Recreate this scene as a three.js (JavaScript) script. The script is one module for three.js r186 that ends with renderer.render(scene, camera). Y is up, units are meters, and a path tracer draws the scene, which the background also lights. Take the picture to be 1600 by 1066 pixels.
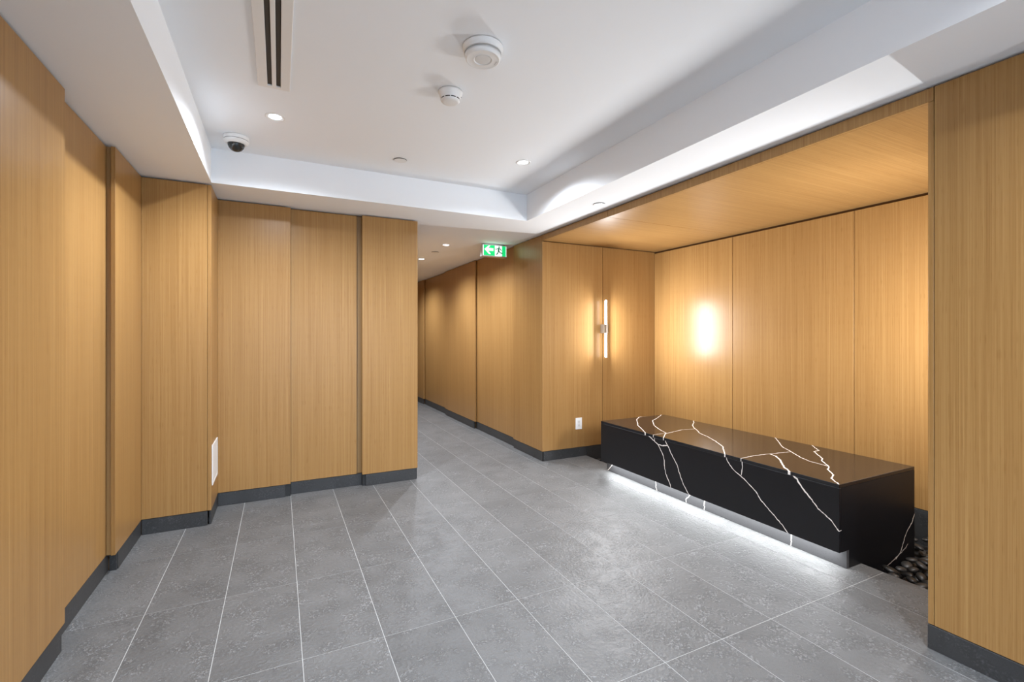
import * as THREE from 'three';
import { ConvexGeometry } from 'three/addons/geometries/ConvexGeometry.js';
import { mergeGeometries } from 'three/addons/utils/BufferGeometryUtils.js';
import { RectAreaLightUniformsLib } from 'three/addons/lights/RectAreaLightUniformsLib.js';

// ---------------------------------------------------------------- camera, sky, exposure
// World: x runs along the front wall, y up, -z away down the corridor. V below means "distance away" = -z.
RectAreaLightUniformsLib.init();
const scene = new THREE.Scene();
const renderer = new THREE.WebGLRenderer();
renderer.toneMapping = THREE.LinearToneMapping;
renderer.toneMappingExposure = 1.82;
renderer.shadowMap.enabled = true;
const camera = new THREE.PerspectiveCamera(THREE.MathUtils.radToDeg(2 * Math.atan(533 / 734.4)), 1600 / 1066, 0.02, 100);
camera.position.set(0, 1.22, 0);
camera.rotation.y = -0.459931;
camera.setViewOffset(1600, 1066, 0, 9.6, 1600, 1066);
scene.add(camera);
scene.background = new THREE.Color().setRGB(0.66, 0.85, 1.1);   // overcast daylight behind the glazed entrance
scene.backgroundIntensity = 3.6;
const DOWNLIGHT = 6.4, CORRIDOR_LIGHT = 5.2, SCONCE = 238, BENCH_LED = 18;
const NEUTRAL = new THREE.Color().setRGB(0.915, 0.985, 1.08), WARM = new THREE.Color().setRGB(0.96, 0.985, 1.01), COOL = new THREE.Color().setRGB(0.95, 0.98, 1.0);

// ---------------------------------------------------------------- helpers
let seed = 7;
const rnd = () => { seed = (seed * 1664525 + 1013904223) >>> 0; return seed / 4294967296; };
const R = (a, b) => a + (b - a) * rnd();
const names = {};
function numbered(n) { names[n] = (names[n] ?? -1) + 1; return names[n] ? n + '_' + String(names[n]).padStart(3, '0') : n; }
function shadow(m) { m.castShadow = true; m.receiveShadow = true; return m; }
function thing(name, label, category, [x, y, v] = [0, 0, 0], group) {
  const o = new THREE.Group(); o.name = numbered(name); o.position.set(x, y, -v); o.userData = { label, category };
  if (group) o.userData.group = group;
  scene.add(o); return o;
}
function structure(name, label) { const o = new THREE.Group(); o.name = name; o.userData = { kind: 'structure', label, category: name.split('_')[0] }; scene.add(o); return o; }
function part(name, geo, mat, parent, label) {
  const m = shadow(new THREE.Mesh(geo, mat)); m.name = name; if (label) m.userData.label = label;
  parent.add(m); return m;
}
// uv in metres from the face direction; grain (texture v) runs up walls and along x on level faces
function metricUV(g, ou = 0, ov = 0) {
  if (g.index) g = g.toNonIndexed();
  const p = g.attributes.position, n = g.attributes.normal, uv = new Float32Array(p.count * 2);
  for (let i = 0; i < p.count; i++) {
    const ax = Math.abs(n.getX(i)), ay = Math.abs(n.getY(i)), az = Math.abs(n.getZ(i));
    let u, v;
    if (ay >= ax && ay >= az) { u = p.getZ(i); v = p.getX(i); } else if (ax >= az) { u = p.getZ(i); v = p.getY(i); } else { u = p.getX(i); v = p.getY(i); }
    uv[2 * i] = u + ou; uv[2 * i + 1] = v + ov;
  }
  g.setAttribute('uv', new THREE.BufferAttribute(uv, 2)); return g;
}
// chamfered box from its limits (x, y and distance V)
function box(x0, x1, y0, y1, v0, v1, c = 0.0008, ou = 0, ov = 0) {
  const X = [x0, x1], Y = [y0, y1], Z = [-v1, -v0], pts = [];
  c = Math.min(c, (x1 - x0) / 3, (y1 - y0) / 3, (v1 - v0) / 3);
  if (c <= 0) {
    const g = new THREE.BoxGeometry(x1 - x0, y1 - y0, v1 - v0); g.translate((x0 + x1) / 2, (y0 + y1) / 2, -(v0 + v1) / 2);
    return metricUV(g, ou, ov);
  }
  for (const i of [0, 1]) for (const j of [0, 1]) for (const k of [0, 1]) {
    const sx = i ? -c : c, sy = j ? -c : c, sz = k ? -c : c;
    pts.push(new THREE.Vector3(X[i], Y[j] + sy, Z[k] + sz), new THREE.Vector3(X[i] + sx, Y[j], Z[k] + sz), new THREE.Vector3(X[i] + sx, Y[j] + sy, Z[k]));
  }
  return metricUV(new ConvexGeometry(pts), ou, ov);
}
const plain = (x0, x1, y0, y1, v0, v1) => box(x0, x1, y0, y1, v0, v1, 0);
const lathe = (pts, seg = 48) => new THREE.LatheGeometry(pts.map(([r, y]) => new THREE.Vector2(r, y)), seg);
const merge = (a) => mergeGeometries(a.map((g) => { g = g.index ? g.toNonIndexed() : g; for (const k of Object.keys(g.attributes)) if (!['position', 'normal', 'uv'].includes(k)) g.deleteAttribute(k); return g; }));

// periodic value noise
const H = new Float32Array(65536); { let s = 99; for (let i = 0; i < 65536; i++) { s = (s * 1664525 + 1013904223) >>> 0; H[i] = s / 4294967296; } }
const hash = (x, y, k) => H[(x * 7919 + y * 104729 + k * 1299709) & 65535];
const sm = (t) => t * t * (3 - 2 * t);
function pnoise(x, y, px, py, k) {
  const xi = Math.floor(x), yi = Math.floor(y), fx = sm(x - xi), fy = sm(y - yi), m = (a, p) => ((a % p) + p) % p;
  const x0 = m(xi, px), x1 = m(xi + 1, px), y0 = m(yi, py), y1 = m(yi + 1, py);
  const a = hash(x0, y0, k), b = hash(x1, y0, k), c = hash(x0, y1, k), d = hash(x1, y1, k);
  return (a + (b - a) * fx) * (1 - fy) + (c + (d - c) * fx) * fy;
}
function dataTexture(w, h, fn, srgb, ru, rv) {
  const d = new Uint8Array(w * h * 4);
  for (let y = 0; y < h; y++) for (let x = 0; x < w; x++) {
    const c = fn(x / w, y / h, x, y), i = (y * w + x) * 4;
    for (let k = 0; k < 3; k++) d[i + k] = Math.max(0, Math.min(255, Math.round(c[k])));
    d[i + 3] = 255;
  }
  const t = new THREE.DataTexture(d, w, h); t.wrapS = t.wrapT = THREE.RepeatWrapping; t.magFilter = t.minFilter = THREE.LinearFilter;
  if (srgb) t.colorSpace = THREE.SRGBColorSpace;
  t.repeat.set(ru, rv); t.needsUpdate = true; return t;
}

// ---------------------------------------------------------------- materials
// straight-grained veneer: tile of 0.72 m across the grain, 2.6 m along it
const grain = (u, v) => {
  const wob = 0.0012 * (pnoise(u * 3, v * 5, 3, 5, 11) - 0.5);
  u += wob;
  const fine = pnoise(u * 420, v * 7, 420, 7, 1) - 0.5, mid = pnoise(u * 150, v * 4, 150, 4, 2) - 0.5, wide = pnoise(u * 34, v * 2, 34, 2, 3) - 0.5, plank = pnoise(u * 6, v, 6, 1, 4) - 0.5;
  const pore = Math.max(0, pnoise(u * 300, v * 46, 300, 46, 5) - 0.74) * 2.2;
  return fine * 0.46 + mid * 0.36 + wide * 0.18 + plank * 0.06 - pore * 0.5;
};
const woodMap = dataTexture(1024, 1024, (u, v) => { const g = grain(u, v); return [159 * (1 + 0.20 * g), 121 * (1 + 0.27 * g), 73 * (1 + 0.36 * g)]; }, true, 1 / 0.72, 1 / 2.6);
const woodBump = dataTexture(1024, 512, (u, v) => { const g = 128 + 120 * grain(u, v); return [g, g, g]; }, false, 1 / 0.72, 1 / 2.6);
const wood = [0, 1, 2].map((k) => new THREE.MeshPhysicalMaterial({ map: woodMap, bumpMap: woodBump, bumpScale: 0.0002, roughness: 0.3, specularIntensity: 0.5, color: new THREE.Color().setRGB(...[[1, 1, 1], [0.96, 0.955, 0.94], [1.03, 1.035, 1.03]][k]) }));
const edgeBand = new THREE.MeshStandardMaterial({ map: woodMap, roughness: 0.45, color: new THREE.Color().setRGB(0.92, 0.93, 0.9) });
const paint = new THREE.MeshStandardMaterial({ color: new THREE.Color().setRGB(0.885, 0.915, 0.945), roughness: 0.85 });
const bouncePlaster = new THREE.MeshStandardMaterial({ color: new THREE.Color().setRGB(0.62, 0.63, 0.64), roughness: 0.9 });  // unseen side walls behind the camera, made white to bounce neutral light
const core = new THREE.MeshStandardMaterial({ color: new THREE.Color().setRGB(0.13, 0.078, 0.04), roughness: 0.9 });
const whitePlastic = new THREE.MeshStandardMaterial({ color: new THREE.Color().setRGB(0.82, 0.82, 0.81), roughness: 0.4 });
const offWhite = new THREE.MeshStandardMaterial({ color: new THREE.Color().setRGB(0.7, 0.7, 0.69), roughness: 0.5 });
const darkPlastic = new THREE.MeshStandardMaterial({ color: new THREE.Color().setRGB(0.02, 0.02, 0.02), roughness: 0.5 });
const darkMetal = new THREE.MeshStandardMaterial({ color: new THREE.Color().setRGB(0.045, 0.045, 0.045), roughness: 0.6 });
const aluminium = new THREE.MeshStandardMaterial({ color: new THREE.Color().setRGB(0.62, 0.63, 0.64), roughness: 0.35, metalness: 0.9 });
const grout = new THREE.MeshStandardMaterial({ color: new THREE.Color().setRGB(0.5, 0.5, 0.49), roughness: 0.9 });
const concrete = new THREE.MeshStandardMaterial({ color: new THREE.Color().setRGB(0.3, 0.3, 0.3), roughness: 0.95 });
const pitSoil = new THREE.MeshStandardMaterial({ color: new THREE.Color().setRGB(0.012, 0.012, 0.012), roughness: 0.95 });
// flamed porcelain: 0.9 m square tile of texture
const flame = (u, v) => {
  const patch = sm(Math.min(1, Math.max(0, (pnoise(u * 14, v * 14, 14, 14, 21) * 0.6 + pnoise(u * 34, v * 34, 34, 34, 22) * 0.4 - 0.36) * 3.4)));
  const flake = pnoise(u * 130, v * 130, 130, 130, 23) * 0.5 + pnoise(u * 260, v * 260, 260, 260, 24) * 0.5;
  return { patch, flake: Math.max(0, flake - 0.5) * 2, soft: pnoise(u * 9, v * 9, 9, 9, 25) };
};
const tileMap = dataTexture(1024, 1024, (u, v, x, y) => { const f = flame(u, v), g = 104 + 12 * (f.soft - 0.5) + 56 * f.patch * (f.flake - 0.15) + 22 * (hash(x, y, 31) - 0.5); return [g * 0.98, g * 0.985, g * 0.985]; }, true, 1 / 0.9, 1 / 0.9);
const tileBump = dataTexture(1024, 1024, (u, v) => { const f = flame(u, v), g = 60 + 130 * f.flake * (0.3 + 0.7 * f.patch) + 60 * pnoise(u * 90, v * 90, 90, 90, 33); return [g, g, g]; }, false, 1 / 0.9, 1 / 0.9);
const tileMat = [0, 1, 2].map((k) => new THREE.MeshPhysicalMaterial({ map: tileMap, bumpMap: tileBump, bumpScale: 0.005, roughness: 0.46, specularIntensity: 0.6, color: new THREE.Color().setScalar([1, 0.95, 1.05][k]) }));
const baseMat = new THREE.MeshPhysicalMaterial({ map: tileMap, roughness: 0.4, bumpMap: tileBump, bumpScale: 0.0003, color: new THREE.Color().setRGB(0.3, 0.3, 0.305) });

// ---------------------------------------------------------------- floor
const SOFFIT = 2.19, TRAY = 2.412, PANELTOP = 2.18, BASE = 0.095, BACKV = -2.3, ENDV = 9.2;
const floor = structure('floor', 'grey flamed porcelain tile floor with pale grout lines');
part('grout_bed', merge([plain(-1.0, 2.78, -0.16, -0.0009, BACKV, 4.0), plain(1.0, 2.6, -0.16, -0.0009, 4.0, ENDV + 0.2)]), grout, floor);
{
  const LX = (i) => -0.2235 + 0.3023 * i, MV = (j) => 4.395 - 0.616 * j, G = 0.0013;
  let n = 0;
  for (let i = -2; i <= 9; i++) for (let j = -7; j <= 10; j++) {
    let x0 = LX(i), x1 = LX(i + 1), v0 = MV(j), v1 = MV(j - 1);
    x0 = Math.max(x0, -0.80); x1 = Math.min(x1, v1 > 0.95 && v0 < 3.9 ? 2.785 : 2.31);
    v0 = Math.max(v0, BACKV); v1 = Math.min(v1, x1 <= 1.03 ? 4.0 : ENDV);
    if (x0 > 2.31) v1 = Math.min(v1, 3.93);
    if (x1 - x0 < 0.012 || v1 - v0 < 0.012 || (v0 > 3.9 && x1 <= 1.03)) continue;
    part(n ? 'floor_tile_' + String(n).padStart(3, '0') : 'floor_tile', box(x0 + G, x1 - G, -0.0008, 0, v0 + G, v1 - G, 0.0006, (n * 0.377) % 0.9, (n * 0.613) % 0.9), tileMat[(i * 5 + j * 3 + 60) % 3], floor); n++;
  }
}
// sunken strips for the pebbles around the bench
const pit = structure('floor_pit', 'sunken black pebble bed around the bench'); pit.userData.category = 'floor';
part('pit_floor', plain(2.78, 3.74, -0.2, -0.125, 0.85, 4.0), pitSoil, pit);

// ---------------------------------------------------------------- ceiling
const TX0 = -0.387, TX1 = 1.889, TV0 = -1.75, TV1 = 3.53;
const ceiling = structure('ceiling', 'white painted ceiling with a recessed rectangular tray and lower soffit around it');
part('soffit', merge([plain(-1.05, TX0, SOFFIT, 2.75, BACKV - 0.2, ENDV + 0.2), plain(TX1, 3.9, SOFFIT, 2.75, BACKV - 0.2, ENDV + 0.2), plain(TX0, TX1, SOFFIT, 2.75, TV1, ENDV + 0.2), plain(TX0, TX1, SOFFIT, 2.75, BACKV - 0.2, TV0)]), paint, ceiling);
part('tray_panel', plain(TX0, TX1, TRAY, 2.75, TV0, TV1), paint, ceiling);

// ---------------------------------------------------------------- panelled walls
let pn = 0;
function woodPanel(parent, x0, x1, y0, y1, v0, v1, name = 'wood_panel', mat) {
  pn++; const k = parent.children.filter((c) => c.name.startsWith(name)).length;
  return part(k ? name + '_' + String(k).padStart(3, '0') : name, box(x0, x1, y0, y1, v0, v1, 0.0009, (pn * 0.431) % 0.72 + 0.09, (pn * 0.87) % 2.6), mat ?? wood[pn % 3], parent);
}
function baseTile(parent, x0, x1, v0, v1, y0 = 0.0005, y1 = BASE - 0.002) {
  pn++; const k = parent.children.filter((c) => c.name.startsWith('baseboard')).length;
  return part(k ? 'baseboard_' + String(k).padStart(3, '0') : 'baseboard', box(x0, x1, y0, y1, v0, v1, 0.001, (pn * 0.37) % 0.9, (pn * 0.21) % 0.9), baseMat, parent);
}
const T = 0.018;
// left wall
const wl = structure('wall_left', 'left wall of stepped golden wood veneer panels over dark stone skirting');
part('wall_core', merge([plain(-1.0, -0.812, 0, SOFFIT, BACKV, 3.6), plain(-0.812, -0.775, 0.0, SOFFIT, BACKV, 2.37), plain(-0.812, -0.775, 0, SOFFIT, 3.115, 3.575)]), core, wl);
woodPanel(wl, -0.768, -0.75, BASE, PANELTOP, 1.21, 2.42); woodPanel(wl, -0.768, -0.75, BASE, PANELTOP, 0, 1.206); part('bounce_plaster_face', plain(-0.775, -0.752, 0.0005, SOFFIT, BACKV, -0.003), bouncePlaster, wl);  // plaster stretch is out of view, added for its brighter neutral bounce
woodPanel(wl, -0.808, -0.79, BASE, PANELTOP, 2.375, 3.112);
woodPanel(wl, -0.768, -0.75, BASE, PANELTOP, 3.05, 3.56);
for (const [a, b] of [[1.2, 2.396], [0, 1.198]]) baseTile(wl, -0.762, -0.752, a, b);
baseTile(wl, -0.802, -0.791, 2.4, 3.1);
baseTile(wl, -0.786, -0.756, 3.097, 3.107); baseTile(wl, -0.762, -0.752, 3.108, 3.56);
woodPanel(wl, -0.7895, -0.7685, BASE, PANELTOP, 3.062, 3.111, 'groove_strip', edgeBand);
// front block with three stepped panels
const wf = structure('wall_front', 'front wall of golden wood veneer panels stepping back beside the corridor');
part('wall_core', merge([plain(-1.0, -0.425, 0, SOFFIT, 3.59, 4.4), plain(-0.425, 0.04, 0, SOFFIT, 3.955, 4.4), plain(0.04, 0.63, 0, SOFFIT, 3.99, 4.4), plain(0.63, 1.02, 0, SOFFIT, 3.955, 4.4), plain(0.8, 1.02, 0, SOFFIT, 4.4, ENDV)]), core, wf);
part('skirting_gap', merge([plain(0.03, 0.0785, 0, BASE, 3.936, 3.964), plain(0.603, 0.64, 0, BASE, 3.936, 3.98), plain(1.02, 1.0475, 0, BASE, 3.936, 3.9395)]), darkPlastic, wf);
woodPanel(wf, -0.75, -0.4125, BASE, PANELTOP, 3.56, 3.578);
woodPanel(wf, -0.4105, -0.39, BASE, PANELTOP, 3.558, 3.92);
baseTile(wf, -0.75, -0.411, 3.562, 3.574); baseTile(wf, -0.404, -0.392, 3.575, 3.92);
woodPanel(wf, -0.39, 0.077, BASE, PANELTOP, 3.92, 3.938); baseTile(wf, -0.39, 0.042, 3.922, 3.934);
woodPanel(wf, 0.058, 0.562, BASE, PANELTOP, 3.965, 3.983); baseTile(wf, 0.08, 0.602, 3.967, 3.979);
woodPanel(wf, 0.555, 0.62, BASE, PANELTOP, 3.9835, 3.9895, 'groove_strip', edgeBand);
woodPanel(wf, 0.599, 1.05, BASE, PANELTOP, 3.92, 3.938); baseTile(wf, 0.627, 1.037, 3.922, 3.934);
woodPanel(wf, 1.03, 1.05, BASE, PANELTOP, 3.94, 5.4); woodPanel(wf, 1.03, 1.05, BASE, PANELTOP, 5.404, 7.2); woodPanel(wf, 1.03, 1.05, BASE, PANELTOP, 7.204, ENDV);
for (const [a, b] of [[3.95, 5.4], [5.402, 7.2], [7.202, ENDV]]) baseTile(wf, 1.034, 1.046, a, b);
// right wall: corridor side, header over the niche and the near pier
const wr = structure('wall_right', 'right wall of golden wood veneer panels with a deep niche');
part('wall_core', merge([plain(2.325, 2.6, 0, SOFFIT, 3.945, ENDV), plain(2.292, 2.325, 0, SOFFIT, 3.95, 4.5), plain(2.292, 2.325, 0, SOFFIT, 5.72, 6.82), plain(2.292, 2.325, 0, SOFFIT, 8.13, ENDV), plain(2.292, 3.9, 2.15, SOFFIT, 0.9, 3.95), plain(2.292, 3.74, 0, SOFFIT, BACKV, 0.9)]), core, wr);
woodPanel(wr, 2.27, 2.288, BASE, PANELTOP, 3.9425, 4.55); woodPanel(wr, 2.297, 2.315, BASE, PANELTOP, 4.5, 5.72);
woodPanel(wr, 2.27, 2.288, BASE, PANELTOP, 5.66, 6.87); woodPanel(wr, 2.297, 2.315, BASE, PANELTOP, 6.82, 8.13); woodPanel(wr, 2.27, 2.288, BASE, PANELTOP, 8.07, ENDV);
baseTile(wr, 2.272, 2.284, 3.926, 4.546); baseTile(wr, 2.299, 2.311, 4.547, 5.70); baseTile(wr, 2.272, 2.284, 5.705, 6.866); baseTile(wr, 2.299, 2.311, 6.867, 8.11); baseTile(wr, 2.272, 2.284, 8.115, ENDV);
woodPanel(wr, 2.27, 2.288, 2.128, PANELTOP, 0.9065, 2.92, 'header_panel'); woodPanel(wr, 2.27, 2.288, 2.128, PANELTOP, 2.923, 3.94, 'header_panel');
woodPanel(wr, 2.27, 2.288, BASE, PANELTOP, -0.3, 0.9035); part('bounce_plaster_face', plain(2.272, 2.292, 0.0005, SOFFIT, BACKV, -0.303), bouncePlaster, wr);  // unseen plaster stretch behind the pier, added as a neutral light bounce
baseTile(wr, 2.266, 2.284, -0.3, 0.9235); 
// niche
const nl = structure('wall_niche_left', 'far side wall of the niche in two wood panels with a wall light');
part('wall_core', plain(2.29, 3.9, -0.13, SOFFIT, 3.945, 4.2), core, nl);
woodPanel(nl, 2.27, 2.9845, BASE, 2.121, 3.924, 3.942); woodPanel(nl, 2.988, 3.687, BASE, 2.121, 3.924, 3.942);
baseTile(nl, 2.274, 2.783, 3.926, 3.94); baseTile(nl, 2.787, 3.685, 3.926, 3.94, -0.125);
const nb = structure('wall_niche_back', 'back wall of the niche in three tall wood panels');
part('wall_core', plain(3.708, 3.9, -0.13, SOFFIT, 0.85, 3.95), core, nb);
for (const [a, b] of [[0.925, 1.9255], [1.9295, 2.932], [2.936, 3.9235]]) { woodPanel(nb, 3.687, 3.705, BASE + 0.007, 2.108, a, b); baseTile(nb, 3.688, 3.7, a, b, -0.125, BASE + 0.003); }
const nr = structure('wall_niche_right', 'near side wall of the niche in wood panels');
woodPanel(nr, 2.27, 2.9845, BASE, 2.127, 0.9055, 0.9235); woodPanel(nr, 2.988, 3.687, BASE, 2.121, 0.9055, 0.9235);
baseTile(nr, 2.29, 2.783, 0.908, 0.9225); baseTile(nr, 2.787, 3.685, 0.908, 0.9225, -0.125);
const nc = structure('ceiling_niche', 'wood panelled underside of the niche');
woodPanel(nc, 2.2885, 3.707, 2.128, 2.146, 0.925, 2.9195); woodPanel(nc, 2.2885, 3.707, 2.128, 2.146, 2.923, 3.945);
// corridor end
const we = structure('wall_corridor_end', 'wood panelled end of the corridor');
part('wall_core', plain(0.8, 2.6, 0, SOFFIT, ENDV + 0.019, ENDV + 0.25), core, we);
woodPanel(we, 1.05, 1.66, BASE, PANELTOP, ENDV, ENDV + T); woodPanel(we, 1.664, 2.27, BASE, PANELTOP, ENDV, ENDV + T); baseTile(we, 1.05, 2.27, ENDV + 0.002, ENDV + 0.014);
// wall behind the camera with the glazed entrance that lets daylight in
const wb = structure('wall_back', 'white wall behind the camera around a glazed entrance');
part('wall_core', merge([plain(-1.0, -0.45, 0, SOFFIT, BACKV - 0.2, BACKV), plain(2.05, 2.6, 0, SOFFIT, BACKV - 0.2, BACKV), plain(-0.45, 2.05, 2.08, SOFFIT, BACKV - 0.2, BACKV)]), paint, wb);
const win = structure('window_1', 'glazed entrance screen with dark metal frame');
part('window_frame', merge([[-0.45, -0.4], [0.38, 0.42], [1.18, 1.22], [2.0, 2.05]].map(([a, b]) => plain(a, b, 0, 2.08, BACKV - 0.12, BACKV - 0.06)).concat([plain(-0.4, 2.0, 2.03, 2.08, BACKV - 0.12, BACKV - 0.06), plain(-0.4, 2.0, 0, 0.08, BACKV - 0.12, BACKV - 0.06)])), darkMetal, win);
const glass = new THREE.MeshPhysicalMaterial({ transmission: 1, thickness: 0, roughness: 0, ior: 1.5, color: 0xffffff });
for (const [a, b] of [[-0.4, 0.38], [0.42, 1.18], [1.22, 2.0]]) part('pane', plain(a, b, 0.08, 2.03, BACKV - 0.093, BACKV - 0.087), glass, win);
const pavement = structure('pavement', 'grey concrete pavement outside the entrance'); pavement.userData.category = 'pavement';
part('pavement_slab', plain(-9, 11, -0.16, -0.02, -16, BACKV - 0.001), concrete, pavement);

// ---------------------------------------------------------------- bench
const bench = thing('bench', 'long black quartz bench with branching white veins standing in the wood niche', 'bench', [2.958, 0, 2.42]);
{
  const bx = 2.958, bv = 2.42, X0 = 2.583, X1 = 3.333, V0 = 1.42, V1 = 3.42, TOP = 0.449, OV = 0.095, TOE = 2.65;
  // white veins, measured as (across, along) polylines in metres
  function veined(w, h, px, lines, ground = '#17171a', rough = 0.13, spec = 1) {
    const c = document.createElement('canvas'); c.width = Math.round(w * px); c.height = Math.round(h * px);
    const g = c.getContext('2d'); g.fillStyle = ground; g.fillRect(0, 0, c.width, c.height);
    for (let i = 0; i < 900; i++) { g.fillStyle = rnd() < 0.5 ? 'rgba(40,40,44,0.25)' : 'rgba(10,10,12,0.3)'; g.fillRect(rnd() * c.width, rnd() * c.height, R(1, 4), R(1, 3)); }
    g.lineCap = 'round'; g.lineJoin = 'round';
    for (const [wd, pts] of lines) {
      let last = pts[0];
      for (let k = 0; k + 1 < pts.length; k++) {
        const [ax, ay] = pts[k], [cx, cy] = pts[k + 1], len = Math.hypot(cx - ax, cy - ay), n = Math.max(1, Math.round(len / 0.012));
        for (let s = 1; s <= n; s++) {
          const t = s / n, j = s === n && k + 2 === pts.length ? 0 : 0.0022, p = [ax + (cx - ax) * t + R(-j, j), ay + (cy - ay) * t + R(-j, j)];
          g.strokeStyle = 'rgba(240,232,224,1)'; g.lineWidth = wd * px * R(0.75, 1.3);
          g.beginPath(); g.moveTo(last[0] * px, last[1] * px); g.lineTo(p[0] * px, p[1] * px); g.stroke(); last = p;
        }
      }
    }
    const t = new THREE.CanvasTexture(c); t.colorSpace = THREE.SRGBColorSpace;
    return new THREE.MeshPhysicalMaterial({ map: t, roughness: rough, ior: 1.62, specularIntensity: spec });
  }
  const W = 0.0054;
  // top: points (X, V) -> canvas (V1 - V, X - X0)
  const T_ = (wd, l) => [wd, l.map(([x, v]) => [V1 - Math.min(v, V1), Math.max(0, x - X0)])];
  const topMat = veined(2.0, 0.75, 900, [
    T_(W * 1.2, [[3.1, 3.45], [3.024, 3.42], [2.916, 3.33], [2.841, 3.236], [2.738, 3.114], [2.678, 3.006], [2.628, 2.922], [2.583, 2.85]]),
    T_(W * 1.2, [[3.303, 3.42], [3.112, 3.288], [3.011, 3.23], [2.862, 3.053], [2.774, 2.893], [2.723, 2.772], [2.632, 2.699], [2.583, 2.655]]),
    T_(W, [[2.583, 2.762], [2.671, 2.77], [2.716, 2.755], [2.797, 2.776], [2.922, 2.806], [3.047, 2.788]]),
    T_(W * 1.3, [[3.365, 3.092], [3.272, 2.997], [3.156, 2.907], [3.073, 2.811], [3.008, 2.713], [2.957, 2.658], [2.913, 2.542], [2.828, 2.386], [2.745, 2.262], [2.62, 2.148], [2.583, 2.112]]),
    T_(W * 1.1, [[3.361, 2.309], [3.23, 2.187], [3.102, 2.072], [3.03, 1.965], [2.939, 1.842], [2.898, 1.759], [2.889, 1.651]]),
    T_(W, [[3.023, 1.96], [2.876, 1.983], [2.723, 2.003], [2.583, 1.995]]),
    T_(W * 1.7, [[2.845, 1.98], [2.828, 1.933], [2.764, 1.859], [2.643, 1.757], [2.583, 1.683]]),
    T_(W * 1.2, [[3.355, 2.034], [3.224, 1.901], [3.167, 1.897], [3.029, 1.762], [2.981, 1.742], [2.882, 1.639], [2.817, 1.611], [2.738, 1.536], [2.654, 1.498], [2.588, 1.426]]),
  ]);
  const F_ = (wd, l) => [wd, l.map(([y, v]) => [V1 - v, TOP - y])];
  const frontMat = veined(2.0, TOP - OV, 900, [
    F_(W, [[0.449, 2.848], [0.426, 2.802], [0.403, 2.75], [0.386, 2.711], [0.358, 2.689], [0.32, 2.661], [0.28, 2.647], [0.231, 2.643], [0.184, 2.631], [0.144, 2.605], [0.121, 2.589], [0.09, 2.58]]),
    F_(W, [[0.452, 2.653], [0.402, 2.615], [0.341, 2.572], [0.276, 2.521], [0.213, 2.494], [0.153, 2.462], [0.091, 2.408]]),
    F_(W * 0.7, [[0.449, 2.75], [0.405, 2.75]]), F_(W * 1.2, [[0.386, 2.709], [0.386, 2.659], [0.399, 2.618]]),
    F_(W * 0.9, [[0.45, 2.112], [0.44, 2.11], [0.396, 2.083], [0.356, 2.039], [0.339, 1.996], [0.302, 1.936], [0.271, 1.892], [0.23, 1.857], [0.197, 1.815], [0.159, 1.765], [0.123, 1.717], [0.093, 1.69]]),
    F_(W * 0.9, [[0.449, 1.992], [0.404, 1.984], [0.344, 1.993]]),
    F_(W * 1.5, [[0.449, 1.68], [0.416, 1.641], [0.368, 1.604], [0.335, 1.568]]), F_(W * 0.9, [[0.335, 1.568], [0.292, 1.526], [0.249, 1.459], [0.226, 1.436], [0.209, 1.423]]),
  ], '#17171a', 0.3, 0.6);
  const K_ = (wd, l) => [wd, l.map(([y, v]) => [V1 - v, OV - y])];
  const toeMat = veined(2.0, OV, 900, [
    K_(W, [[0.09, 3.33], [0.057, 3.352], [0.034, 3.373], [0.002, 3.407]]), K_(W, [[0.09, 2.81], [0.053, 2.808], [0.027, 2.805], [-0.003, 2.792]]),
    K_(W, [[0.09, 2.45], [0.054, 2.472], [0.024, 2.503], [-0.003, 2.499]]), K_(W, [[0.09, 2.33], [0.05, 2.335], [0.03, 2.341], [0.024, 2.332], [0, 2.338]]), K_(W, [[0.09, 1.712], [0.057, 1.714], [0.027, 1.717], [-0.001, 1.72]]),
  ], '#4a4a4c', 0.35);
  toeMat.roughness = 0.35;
  const sideH = TOP + 0.125, S_ = (wd, l) => [wd, l.map(([x, y]) => [x - X0, TOP - y])];
  const endMat = veined(0.75, sideH, 700, [S_(W, [[3.333, 0.17], [3.305, 0.125], [3.262, 0.095], [3.234, 0.067], [3.18, -0.02], [3.13, -0.05]]), S_(W * 0.7, [[3.26, 0.01], [3.238, -0.007], [3.124, -0.045], [3.0, -0.079]])], '#17171a', 0.35, 0.4);
  const local = (g) => { g.translate(-bx, 0, bv); return g; };
  const unitUV = (g, f) => { const p = g.attributes.position, uv = g.attributes.uv; for (let i = 0; i < p.count; i++) { const [a, b] = f(p.getX(i), p.getY(i), -p.getZ(i)); uv.setXY(i, a, b); } return g; };
  part('top_panel', local(unitUV(box(X0, X1, TOP - 0.02, TOP, V0, V1, 0.0014), (x, y, v) => [(V1 - v) / 2, 1 - (x - X0) / 0.75])), topMat, bench);
  part('front_panel', local(unitUV(box(X0, X0 + 0.02, OV, TOP - 0.0205, V0, V1, 0.0012), (x, y, v) => [(V1 - v) / 2, 1 - (TOP - y) / (TOP - OV)])), frontMat, bench);
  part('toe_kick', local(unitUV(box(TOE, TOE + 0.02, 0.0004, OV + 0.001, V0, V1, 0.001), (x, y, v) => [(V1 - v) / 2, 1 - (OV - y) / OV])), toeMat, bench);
  part('back_panel', local(box(X1 - 0.02, X1, -0.12, TOP - 0.0205, V0 + 0.021, V1 - 0.021, 0.001)), new THREE.MeshPhysicalMaterial({ color: 0x17171a, roughness: 0.13, ior: 1.62 }), bench);
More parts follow.
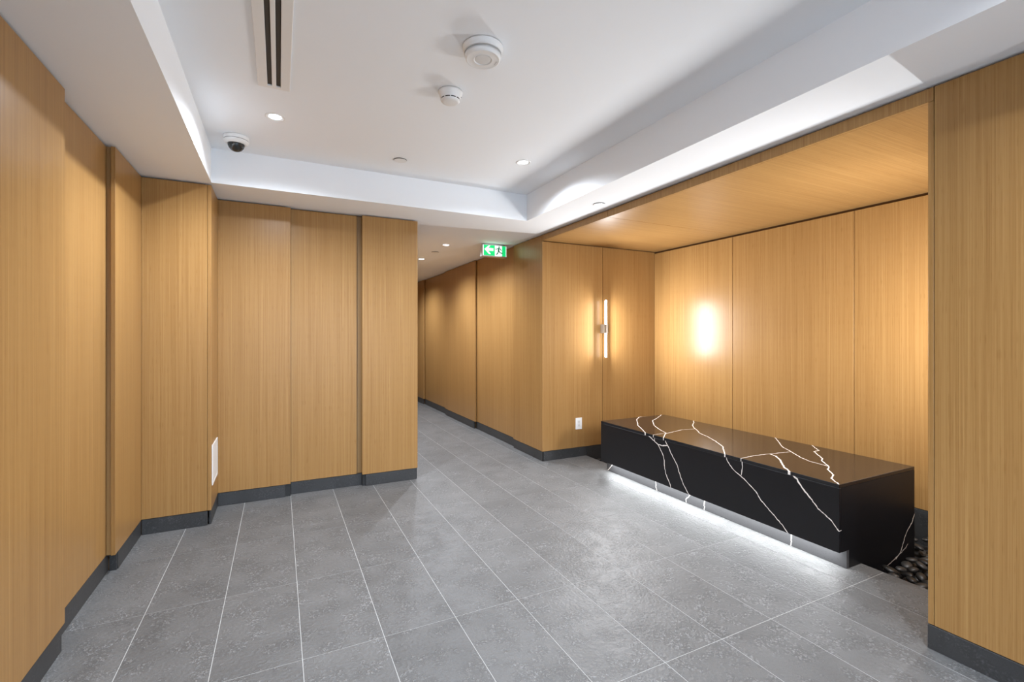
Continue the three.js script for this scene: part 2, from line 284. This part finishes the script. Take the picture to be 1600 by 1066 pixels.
  for (const [a, b] of [[V0, V0 + 0.02], [V1 - 0.02, V1]]) {
    const s = new THREE.Shape(); s.moveTo(X0 + 0.0205, OV); s.lineTo(TOE + 0.0205, OV); s.lineTo(TOE + 0.0205, 0.0004); s.lineTo(2.788, 0.0004); s.lineTo(2.788, -0.12); s.lineTo(X1, -0.12); s.lineTo(X1, TOP - 0.0205); s.lineTo(X0 + 0.0205, TOP - 0.0205);
    let g = new THREE.ExtrudeGeometry(s, { depth: b - a, bevelEnabled: false }); g.translate(0, 0, -b); g = g.index ? g.toNonIndexed() : g;
    part('end_panel', local(unitUV(g, (x, y) => [(x - X0) / 0.75, 1 - (TOP - y) / sideH])), endMat, bench);
  }
  part('underside_panel', local(box(X0 + 0.021, TOE, OV + 0.001, OV + 0.012, V0 + 0.021, V1 - 0.021, 0.0005)), new THREE.MeshStandardMaterial({ color: new THREE.Color().setRGB(0.3, 0.3, 0.3), roughness: 0.6 }), bench);
  const strip = part('light_strip', local(plain(2.612, 2.632, OV - 0.006, OV + 0.0005, V0 + 0.03, V1 - 0.07)), new THREE.MeshStandardMaterial({ color: 0xffffff, emissive: COOL, emissiveIntensity: 12 }), bench, 'glowing white light strip under the bench front');
  const l = new THREE.RectAreaLight(COOL, BENCH_LED, 1.9, 0.022); l.name = 'bench_strip_light';
  l.position.set(2.617 - bx, OV - 0.009, bv - 2.40); l.lookAt(2.617 - 0.45 , OV - 0.009 - 1, -(2.40));
  l.position.set(2.617, OV - 0.009, -2.40); l.lookAt(2.617 - 0.35, OV - 0.009 - 1, -2.40); l.position.sub(bench.position);
  bench.add(l);
}

// ---------------------------------------------------------------- wall lights in the niche
function sconce(v, dir, label) {   // dir: -1 light stands out towards smaller V
  const t = thing('wall_light', label, 'wall light', [2.979, 1.282, v]);
  const out = (d) => -dir * d;    // local z of a point d metres off the wall (z = -V)
  const L = 0.29, bar = new THREE.MeshStandardMaterial({ color: new THREE.Color().setRGB(0.75, 0.72, 0.66), roughness: 0.4, metalness: 0.3 });
  const tube = new THREE.MeshStandardMaterial({ color: 0xffffff, emissive: WARM, emissiveIntensity: 6, roughness: 0.4 });
  const tubeGeo = new THREE.CapsuleGeometry(0.0115, 0.563, 6, 20); tubeGeo.translate(0, 0, out(0.062));
  part('light_tube', tubeGeo, tube, t, 'glowing frosted tube');
  const b = (x0, x1, y0, y1, d0, d1) => { const g = new THREE.BoxGeometry(x1 - x0, y1 - y0, d1 - d0); g.translate((x0 + x1) / 2, (y0 + y1) / 2, out((d0 + d1) / 2)); return g; };
  part('bracket', b(-0.02, 0.02, -0.045, 0.045, 0.001, 0.047), bar, t, 'small square metal bracket');
  part('tube_clip', merge([b(-0.018, -0.0135, -0.045, 0.045, 0.047, 0.08), b(0.0135, 0.018, -0.045, 0.045, 0.047, 0.08), b(-0.018, 0.018, -0.045, 0.045, 0.0755, 0.08)]), bar, t);
  for (const [ang, w] of [[0, 1], [-1, 1], [1, 1]]) {
    const l = new THREE.RectAreaLight(WARM, SCONCE * w, 0.02, 0.57); l.name = 'wall_light_glow';
    const c = ang ? Math.SQRT1_2 : 1, d = ang ? ang * Math.SQRT1_2 : 0;   // faces straight out and 45 degrees to either side
    l.position.set(d * 0.0275, 0, out(0.062 + c * 0.0275));
    const p = l.position.clone().add(new THREE.Vector3(d, 0, out(c))).add(t.position); t.add(l); l.lookAt(p);
  }
}
sconce(3.924, -1, 'vertical glowing tube wall light over the seam of the niche far side wall');
sconce(0.9235, 1, 'matching vertical tube wall light on the niche near side wall, hidden by the pier');

// ---------------------------------------------------------------- ceiling fittings
const trimGeo = lathe([[0.036, 0.006], [0.036, -0.0012], [0.046, -0.0035], [0.0505, -0.002], [0.0515, 0.0], [0.0515, 0.003]]);
const lensGeo = lathe([[0.0, -0.0006], [0.03, -0.0004], [0.0365, 0.0012], [0.0365, 0.004], [0, 0.004]]);
const lensMat = new THREE.MeshStandardMaterial({ color: 0xffffff, emissive: NEUTRAL, emissiveIntensity: 5 });
function downlight(x, v, y, power, label) {
  const t = thing('downlight', label, 'ceiling light', [x, y, v], 'recessed downlights');
  part('trim_ring', trimGeo, whitePlastic, t); part('lens', lensGeo, lensMat, t);
  const l = new THREE.SpotLight(NEUTRAL, power, 0, 1.4, 1.0); l.name = 'downlight_glow'; l.position.set(0, -0.024, 0); l.target.position.set(0, -1, 0); l.castShadow = true; l.shadow.radius = 1; t.add(l, l.target);
}
downlight(-0.02, 2.879, TRAY, DOWNLIGHT * 1.15, 'bright round recessed downlight in the tray ceiling beside the dome camera');
downlight(1.513, 2.876, TRAY, DOWNLIGHT * 0.78, 'bright round recessed downlight in the far right corner of the tray ceiling');
for (const [x, v] of [[-0.02, 0.1], [1.513, 0.1], [-0.02, -1.4], [1.513, -1.4]]) downlight(x, v, TRAY, DOWNLIGHT * (x < 0.5 ? 0.95 : 0.6), `${v > -1 ? 'second' : 'third'} recessed downlight from the corridor in the ${x < 0.5 ? 'left' : 'right'} row of the tray, outside the picture`);
downlight(1.614, 4.862, SOFFIT, CORRIDOR_LIGHT, 'bright round recessed downlight in the corridor ceiling left of the exit sign');
downlight(1.63, 5.9, SOFFIT, CORRIDOR_LIGHT, 'second recessed downlight in the corridor ceiling, half hidden by the front wall');
downlight(1.63, 7.6, SOFFIT, CORRIDOR_LIGHT, 'recessed downlight in the corridor ceiling hidden behind the front wall');

function coverPlate(x, v, y, label) {
  const t = thing('sprinkler_cover', label, 'sprinkler', [x, y, v], 'concealed sprinkler cover plates');
  part('cover_plate', lathe([[0, -0.0065], [0.038, -0.006], [0.0425, -0.0055], [0.0425, -0.0045], [0, -0.0045]]), whitePlastic, t);
  part('recess_cup', lathe([[0.0435, -0.0006], [0.033, -0.0004], [0.033, -0.0046], [0.001, -0.0047]]), darkPlastic, t, 'dark gap behind the plate');
}
coverPlate(0.74, 3.207, TRAY, 'flat white round sprinkler cover at the far end of the tray ceiling');
coverPlate(2.126, 2.836, SOFFIT, 'flat white round sprinkler cover on the right soffit over the niche edge');
coverPlate(1.637, 5.332, SOFFIT, 'small round sprinkler cover in the corridor ceiling between two downlights');

// large detector
{
  const t = thing('smoke_detector', 'large white two-tier round ceiling detector, nearest to the camera', 'smoke detector', [0.757, TRAY, 1.80]);
  part('base', lathe([[0, 0], [0.0835, 0], [0.084, -0.006], [0.081, -0.016], [0.0765, -0.019], [0.0765, -0.022], [0.0785, -0.024], [0.078, -0.03], [0, -0.03]]), whitePlastic, t);
  part('body', lathe([[0, -0.029], [0.076, -0.03], [0.073, -0.045], [0.0715, -0.05], [0.069, -0.053], [0.065, -0.0535], [0.062, -0.0515], [0.04, -0.0515], [0.038, -0.0535], [0.036, -0.0515], [0.034, -0.0495], [0, -0.0495]]), whitePlastic, t);
  part('center_disc', lathe([[0, -0.0515], [0.031, -0.0512], [0.0335, -0.0495]]), offWhite, t, 'slightly greyer round centre');
  part('test_button', box(0.056, 0.0605, -0.0535, -0.0512, -0.012, 0.012, 0.0005), offWhite, t);
}
{
  const t = thing('smoke_detector', 'small white round smoke detector with a dark slotted ring', 'smoke detector', [0.752, TRAY, 2.198]);
  part('base', lathe([[0, 0], [0.058, 0], [0.0585, -0.008], [0.054, -0.018], [0.0515, -0.026], [0.0495, -0.036], [0.0475, -0.037], [0, -0.037]]), whitePlastic, t);
  part('sensor_ring', lathe([[0.046, -0.036], [0.0445, -0.0445], [0, -0.0445]]), darkPlastic, t, 'dark slotted ring');
  const ribs = []; for (let i = 0; i < 10; i++) { const g = box(0.0435, 0.0478, -0.0445, -0.037, -0.0022, 0.0022, 0.0003); g.rotateY(i * Math.PI / 5); ribs.push(g); }
  part('ribs', merge(ribs), whitePlastic, t).userData.kind = 'stuff';
  part('rim', lathe([[0.0478, -0.0362], [0.0492, -0.0385], [0.0478, -0.0398]]), whitePlastic, t);
  part('cap', lathe([[0.046, -0.0435], [0.0465, -0.0455], [0.042, -0.0515], [0.03, -0.0545], [0, -0.0555]]), whitePlastic, t);
  part('indicator', lathe([[0, -0.002], [0.002, -0.0015], [0.0022, 0]], 12).translate(0.05, -0.024, 0.016), darkPlastic, t);
}
// dome camera
{
  const t = thing('dome_camera', 'small white security camera with smoked glass dome in the left corner of the tray', 'security camera', [-0.232, TRAY, 3.27]);
  part('housing', lathe([[0, 0], [0.066, 0], [0.068, -0.004], [0.068, -0.022], [0.066, -0.024], [0.066, -0.0255], [0.068, -0.027], [0.065, -0.036], [0.056, -0.045], [0.049, -0.0475], [0.045, -0.045], [0, -0.044]]), whitePlastic, t);
  part('housing_seam', lathe([[0.0665, -0.0235], [0.0672, -0.0247], [0.0665, -0.026]]), darkPlastic, t);
  const d = new THREE.SphereGeometry(0.0455, 32, 16, 0, Math.PI * 2, Math.PI / 2, Math.PI / 2); d.scale(1, 0.98, 1); d.translate(0, -0.0455, 0);
  part('smoked_dome', d, new THREE.MeshPhysicalMaterial({ color: new THREE.Color().setRGB(0.028, 0.03, 0.03), roughness: 0.06, ior: 1.5 }), t, 'smoked dark glass dome');
  const ball = new THREE.SphereGeometry(0.03, 24, 12); ball.translate(0, -0.05, 0); part('lens_ball', ball, darkPlastic, t);
}
// linear slot diffuser
{
  const t = thing('slot_diffuser', 'long white linear air diffuser with two black slots in the tray ceiling', 'air vent', [-0.0215, TRAY, 1.95]);
  const L = 0.58, s = new THREE.Shape(); s.moveTo(-0.066, -L); s.lineTo(0.066, -L); s.lineTo(0.066, L); s.lineTo(-0.066, L); s.closePath();
  for (const [a, b] of [[-0.0305, -0.0065], [0.0065, 0.0305]]) { const h = new THREE.Path(); h.moveTo(a, -L + 0.018); h.lineTo(a, L - 0.018); h.lineTo(b, L - 0.018); h.lineTo(b, -L + 0.018); h.closePath(); s.holes.push(h); }
  const g = new THREE.ExtrudeGeometry(s, { depth: 0.004, bevelEnabled: true, bevelThickness: 0.0025, bevelSize: 0.0025, bevelSegments: 2 }); g.rotateX(Math.PI / 2); g.translate(0, -0.0028, 0);
  part('frame', g, whitePlastic, t);
  for (const [a, b] of [[-0.0285, -0.0085], [0.0095, 0.029]]) part('slot', plain(a - 0.003, b + 0.003, -0.0018, -0.0004, -L + 0.016, L - 0.016), darkMetal, t, 'black slot');
  for (const [a, b] of [[-0.0285, -0.0085], [0.0095, 0.029]]) part('deflector', plain(a + 0.004, b - 0.004, -0.0045, -0.0022, -L + 0.02, L - 0.055), darkMetal, t);
}

// ---------------------------------------------------------------- exit sign
{
  const t = thing('exit_sign', 'lit green running man exit sign with left arrow hanging from the corridor ceiling', 'exit sign', [2.058, SOFFIT, 4.6]);
  const c = document.createElement('canvas'); c.width = 512; c.height = 224; const g = c.getContext('2d');
  g.fillStyle = '#f4fff9'; g.fillRect(0, 0, 512, 224);
  g.fillStyle = '#14c46c'; g.fillRect(14, 0, 242, 224); g.fillRect(416, 0, 84, 224);
  g.fillStyle = '#f4fff9'; g.beginPath(); g.moveTo(30, 92); g.lineTo(122, 8); g.lineTo(160, 8); g.lineTo(112, 62); g.lineTo(226, 62); g.lineTo(226, 122); g.lineTo(112, 122); g.lineTo(172, 192); g.lineTo(128, 192); g.closePath(); g.fill();
  // running figure in the doorway
  g.strokeStyle = '#0d5236'; g.fillStyle = '#0d5236'; g.lineCap = 'round'; g.lineJoin = 'round';
  g.beginPath(); g.arc(352, 26, 17, 0, 7); g.fill();
  const limb = (w, p) => { g.lineWidth = w; g.beginPath(); g.moveTo(...p[0]); for (const q of p.slice(1)) g.lineTo(...q); g.stroke(); };
  limb(34, [[345, 60], [340, 108]]); limb(18, [[336, 54], [306, 70], [272, 74]]); limb(18, [[352, 54], [386, 70], [400, 98]]);
  limb(23, [[336, 110], [326, 152], [296, 190]]); limb(23, [[344, 110], [372, 148], [416, 158]]);
  const tex = new THREE.CanvasTexture(c); tex.colorSpace = THREE.SRGBColorSpace;
  const face = new THREE.MeshStandardMaterial({ map: tex, emissive: 0xffffff, emissiveMap: tex, emissiveIntensity: 0.55, roughness: 0.25 });
  part('housing', box(-0.143, 0.143, -0.139, -0.012, -0.03, 0.035, 0.003), aluminium, t);
  part('ceiling_mount', box(-0.11, 0.11, -0.012, -0.0004, -0.018, 0.022, 0.002), aluminium, t);
  const f = new THREE.PlaneGeometry(0.272, 0.11); const fb = new THREE.BoxGeometry(0.274, 0.112, 0.003); fb.translate(0, -0.0735, 0.0305); part('face_tray', fb, whitePlastic, t);
  f.translate(0, -0.0735, 0.0325); part('sign_face', f, face, t, 'green and white lit pictogram');
  const l = new THREE.RectAreaLight(new THREE.Color().setRGB(0.5, 1.0, 0.78), 0.4, 0.27, 0.11); l.name = 'exit_sign_glow'; l.position.set(0, -0.0735, 0.034); t.add(l); l.rotation.y = Math.PI;
}

// ---------------------------------------------------------------- outlet and access panel
{
  const t = thing('wall_outlet', 'white rectangular wall outlet low on the niche far side wall', 'outlet', [2.6885, 0.332, 3.924]);
  const b = (x0, x1, y0, y1, d0, d1, c) => box(x0, x1, y0, y1, -d1, -d0, c);
  part('cover_plate', b(-0.0375, 0.0375, -0.0575, 0.0575, 0.0003, 0.0055, 0.0018), whitePlastic, t);
  part('receptacle', b(-0.0168, 0.0168, -0.0335, 0.0335, 0.0055, 0.0075, 0.0008), offWhite, t);
  const sl = []; for (const y of [-0.017, 0.017]) { sl.push(b(-0.0078, -0.0056, y - 0.001, y + 0.0075, 0.0074, 0.0078, 0), b(0.0056, 0.0078, y - 0.001, y + 0.006, 0.0074, 0.0078, 0), b(-0.002, 0.002, y - 0.0085, y - 0.0045, 0.0074, 0.0078, 0)); }
  part('sockets', merge(sl), darkPlastic, t);
}
{
  const t = thing('access_panel', 'white rectangular access panel low on the short return wall at left', 'access panel', [-0.39, 0.376, 3.716]);
  part('frame', merge([box(0.0003, 0.006, -0.129, 0.129, -0.136, -0.12, 0.001), box(0.0003, 0.006, -0.129, 0.129, 0.12, 0.136, 0.001), box(0.0003, 0.006, -0.129, -0.113, -0.12, 0.12, 0.001), box(0.0003, 0.006, 0.113, 0.129, -0.12, 0.12, 0.001)]), whitePlastic, t);
  part('panel_door', box(0.0003, 0.0048, -0.1115, 0.1115, -0.1185, 0.1185, 0.001), whitePlastic, t);
}

// ---------------------------------------------------------------- pebbles
{
  const shapes = [0, 1, 2, 3, 4, 5].map((k) => {
    const g = new THREE.IcosahedronGeometry(1, 3), p = g.attributes.position, s = 40 + k * 13;
    for (let i = 0; i < p.count; i++) {
      const x = p.getX(i), y = p.getY(i), z = p.getZ(i);
      const n = 1 + 0.09 * Math.sin(2.1 * x + s) + 0.07 * Math.sin(2.7 * z + s * 1.7) + 0.05 * Math.sin(3.1 * y + 2.3 * x + s * 0.6);
      p.setXYZ(i, x * n, y * n, z * n);
    }
    g.computeVertexNormals();
    const uv = g.attributes.position, a = new Float32Array(uv.count * 3); for (let i = 0; i < uv.count; i++) { const v = new THREE.Vector3().fromBufferAttribute(uv, i).normalize(); const n = 1; a[3 * i] = v.x * n; }
    // smooth normals from the deformed sphere
    const nn = g.attributes.normal; for (let i = 0; i < nn.count; i++) { const v = new THREE.Vector3().fromBufferAttribute(p, i).normalize(); nn.setXYZ(i, v.x, v.y, v.z); }
    return g;
  });
  const mats = [0.016, 0.024, 0.035, 0.05].map((a) => new THREE.MeshPhysicalMaterial({ color: new THREE.Color().setRGB(a, a * 0.97, a * 0.93), roughness: 0.42 }));
  const GROUPS = { back: 'polished black pebbles in the gap behind the bench', near: 'polished black pebbles in the bed at the near end of the bench', far: 'polished black pebbles in the bed at the far end of the bench' };
  const LAB = { back: 'smooth black pebble in the narrow gap behind the black bench', near: 'smooth black pebble in the sunken bed between bench and pier', far: 'smooth black pebble in the sunken bed behind the far bench end' };
  function lay(x0, x1, v0, v1, count, where, y, sep) {
    const pts = []; let tries = 0;
    while (pts.length < count && tries++ < 9000) {
      const q = [R(x0, x1), R(v0, v1)];
      if (pts.some((p) => Math.hypot(p[0] - q[0], p[1] - q[1]) < sep)) continue;
      pts.push(q);
    }
    for (const [x, v] of pts) {
      const m = shadow(new THREE.Mesh(shapes[Math.floor(rnd() * 6)], mats[Math.floor(rnd() * 4)])); m.name = numbered('pebble');
      const a = R(0.026, 0.036), b = a * R(0.58, 0.8), h = a * R(0.42, 0.52);
      m.scale.set(a, h, b); m.rotation.set(R(-0.3, 0.3), R(0, 6.28), R(-0.3, 0.3));
      m.position.set(x, y + R(0, 0.005), -v); m.userData = { label: LAB[where], category: 'pebble', group: GROUPS[where] };
      scene.add(m);
    }
  }
  lay(2.82, 3.655, 0.955, 1.388, 80, 'near', -0.104, 0.059);
  lay(2.82, 3.655, 0.955, 1.388, 95, 'near', -0.06, 0.057);
  lay(3.37, 3.655, 1.44, 2.0, 24, 'back', -0.104, 0.059);
  lay(3.37, 3.655, 1.44, 2.0, 28, 'back', -0.06, 0.057);
  lay(2.82, 3.3, 3.452, 3.89, 45, 'far', -0.052, 0.057);
  lay(2.82, 3.3, 3.452, 3.89, 36, 'far', -0.095, 0.058);
}

renderer.render(scene, camera);
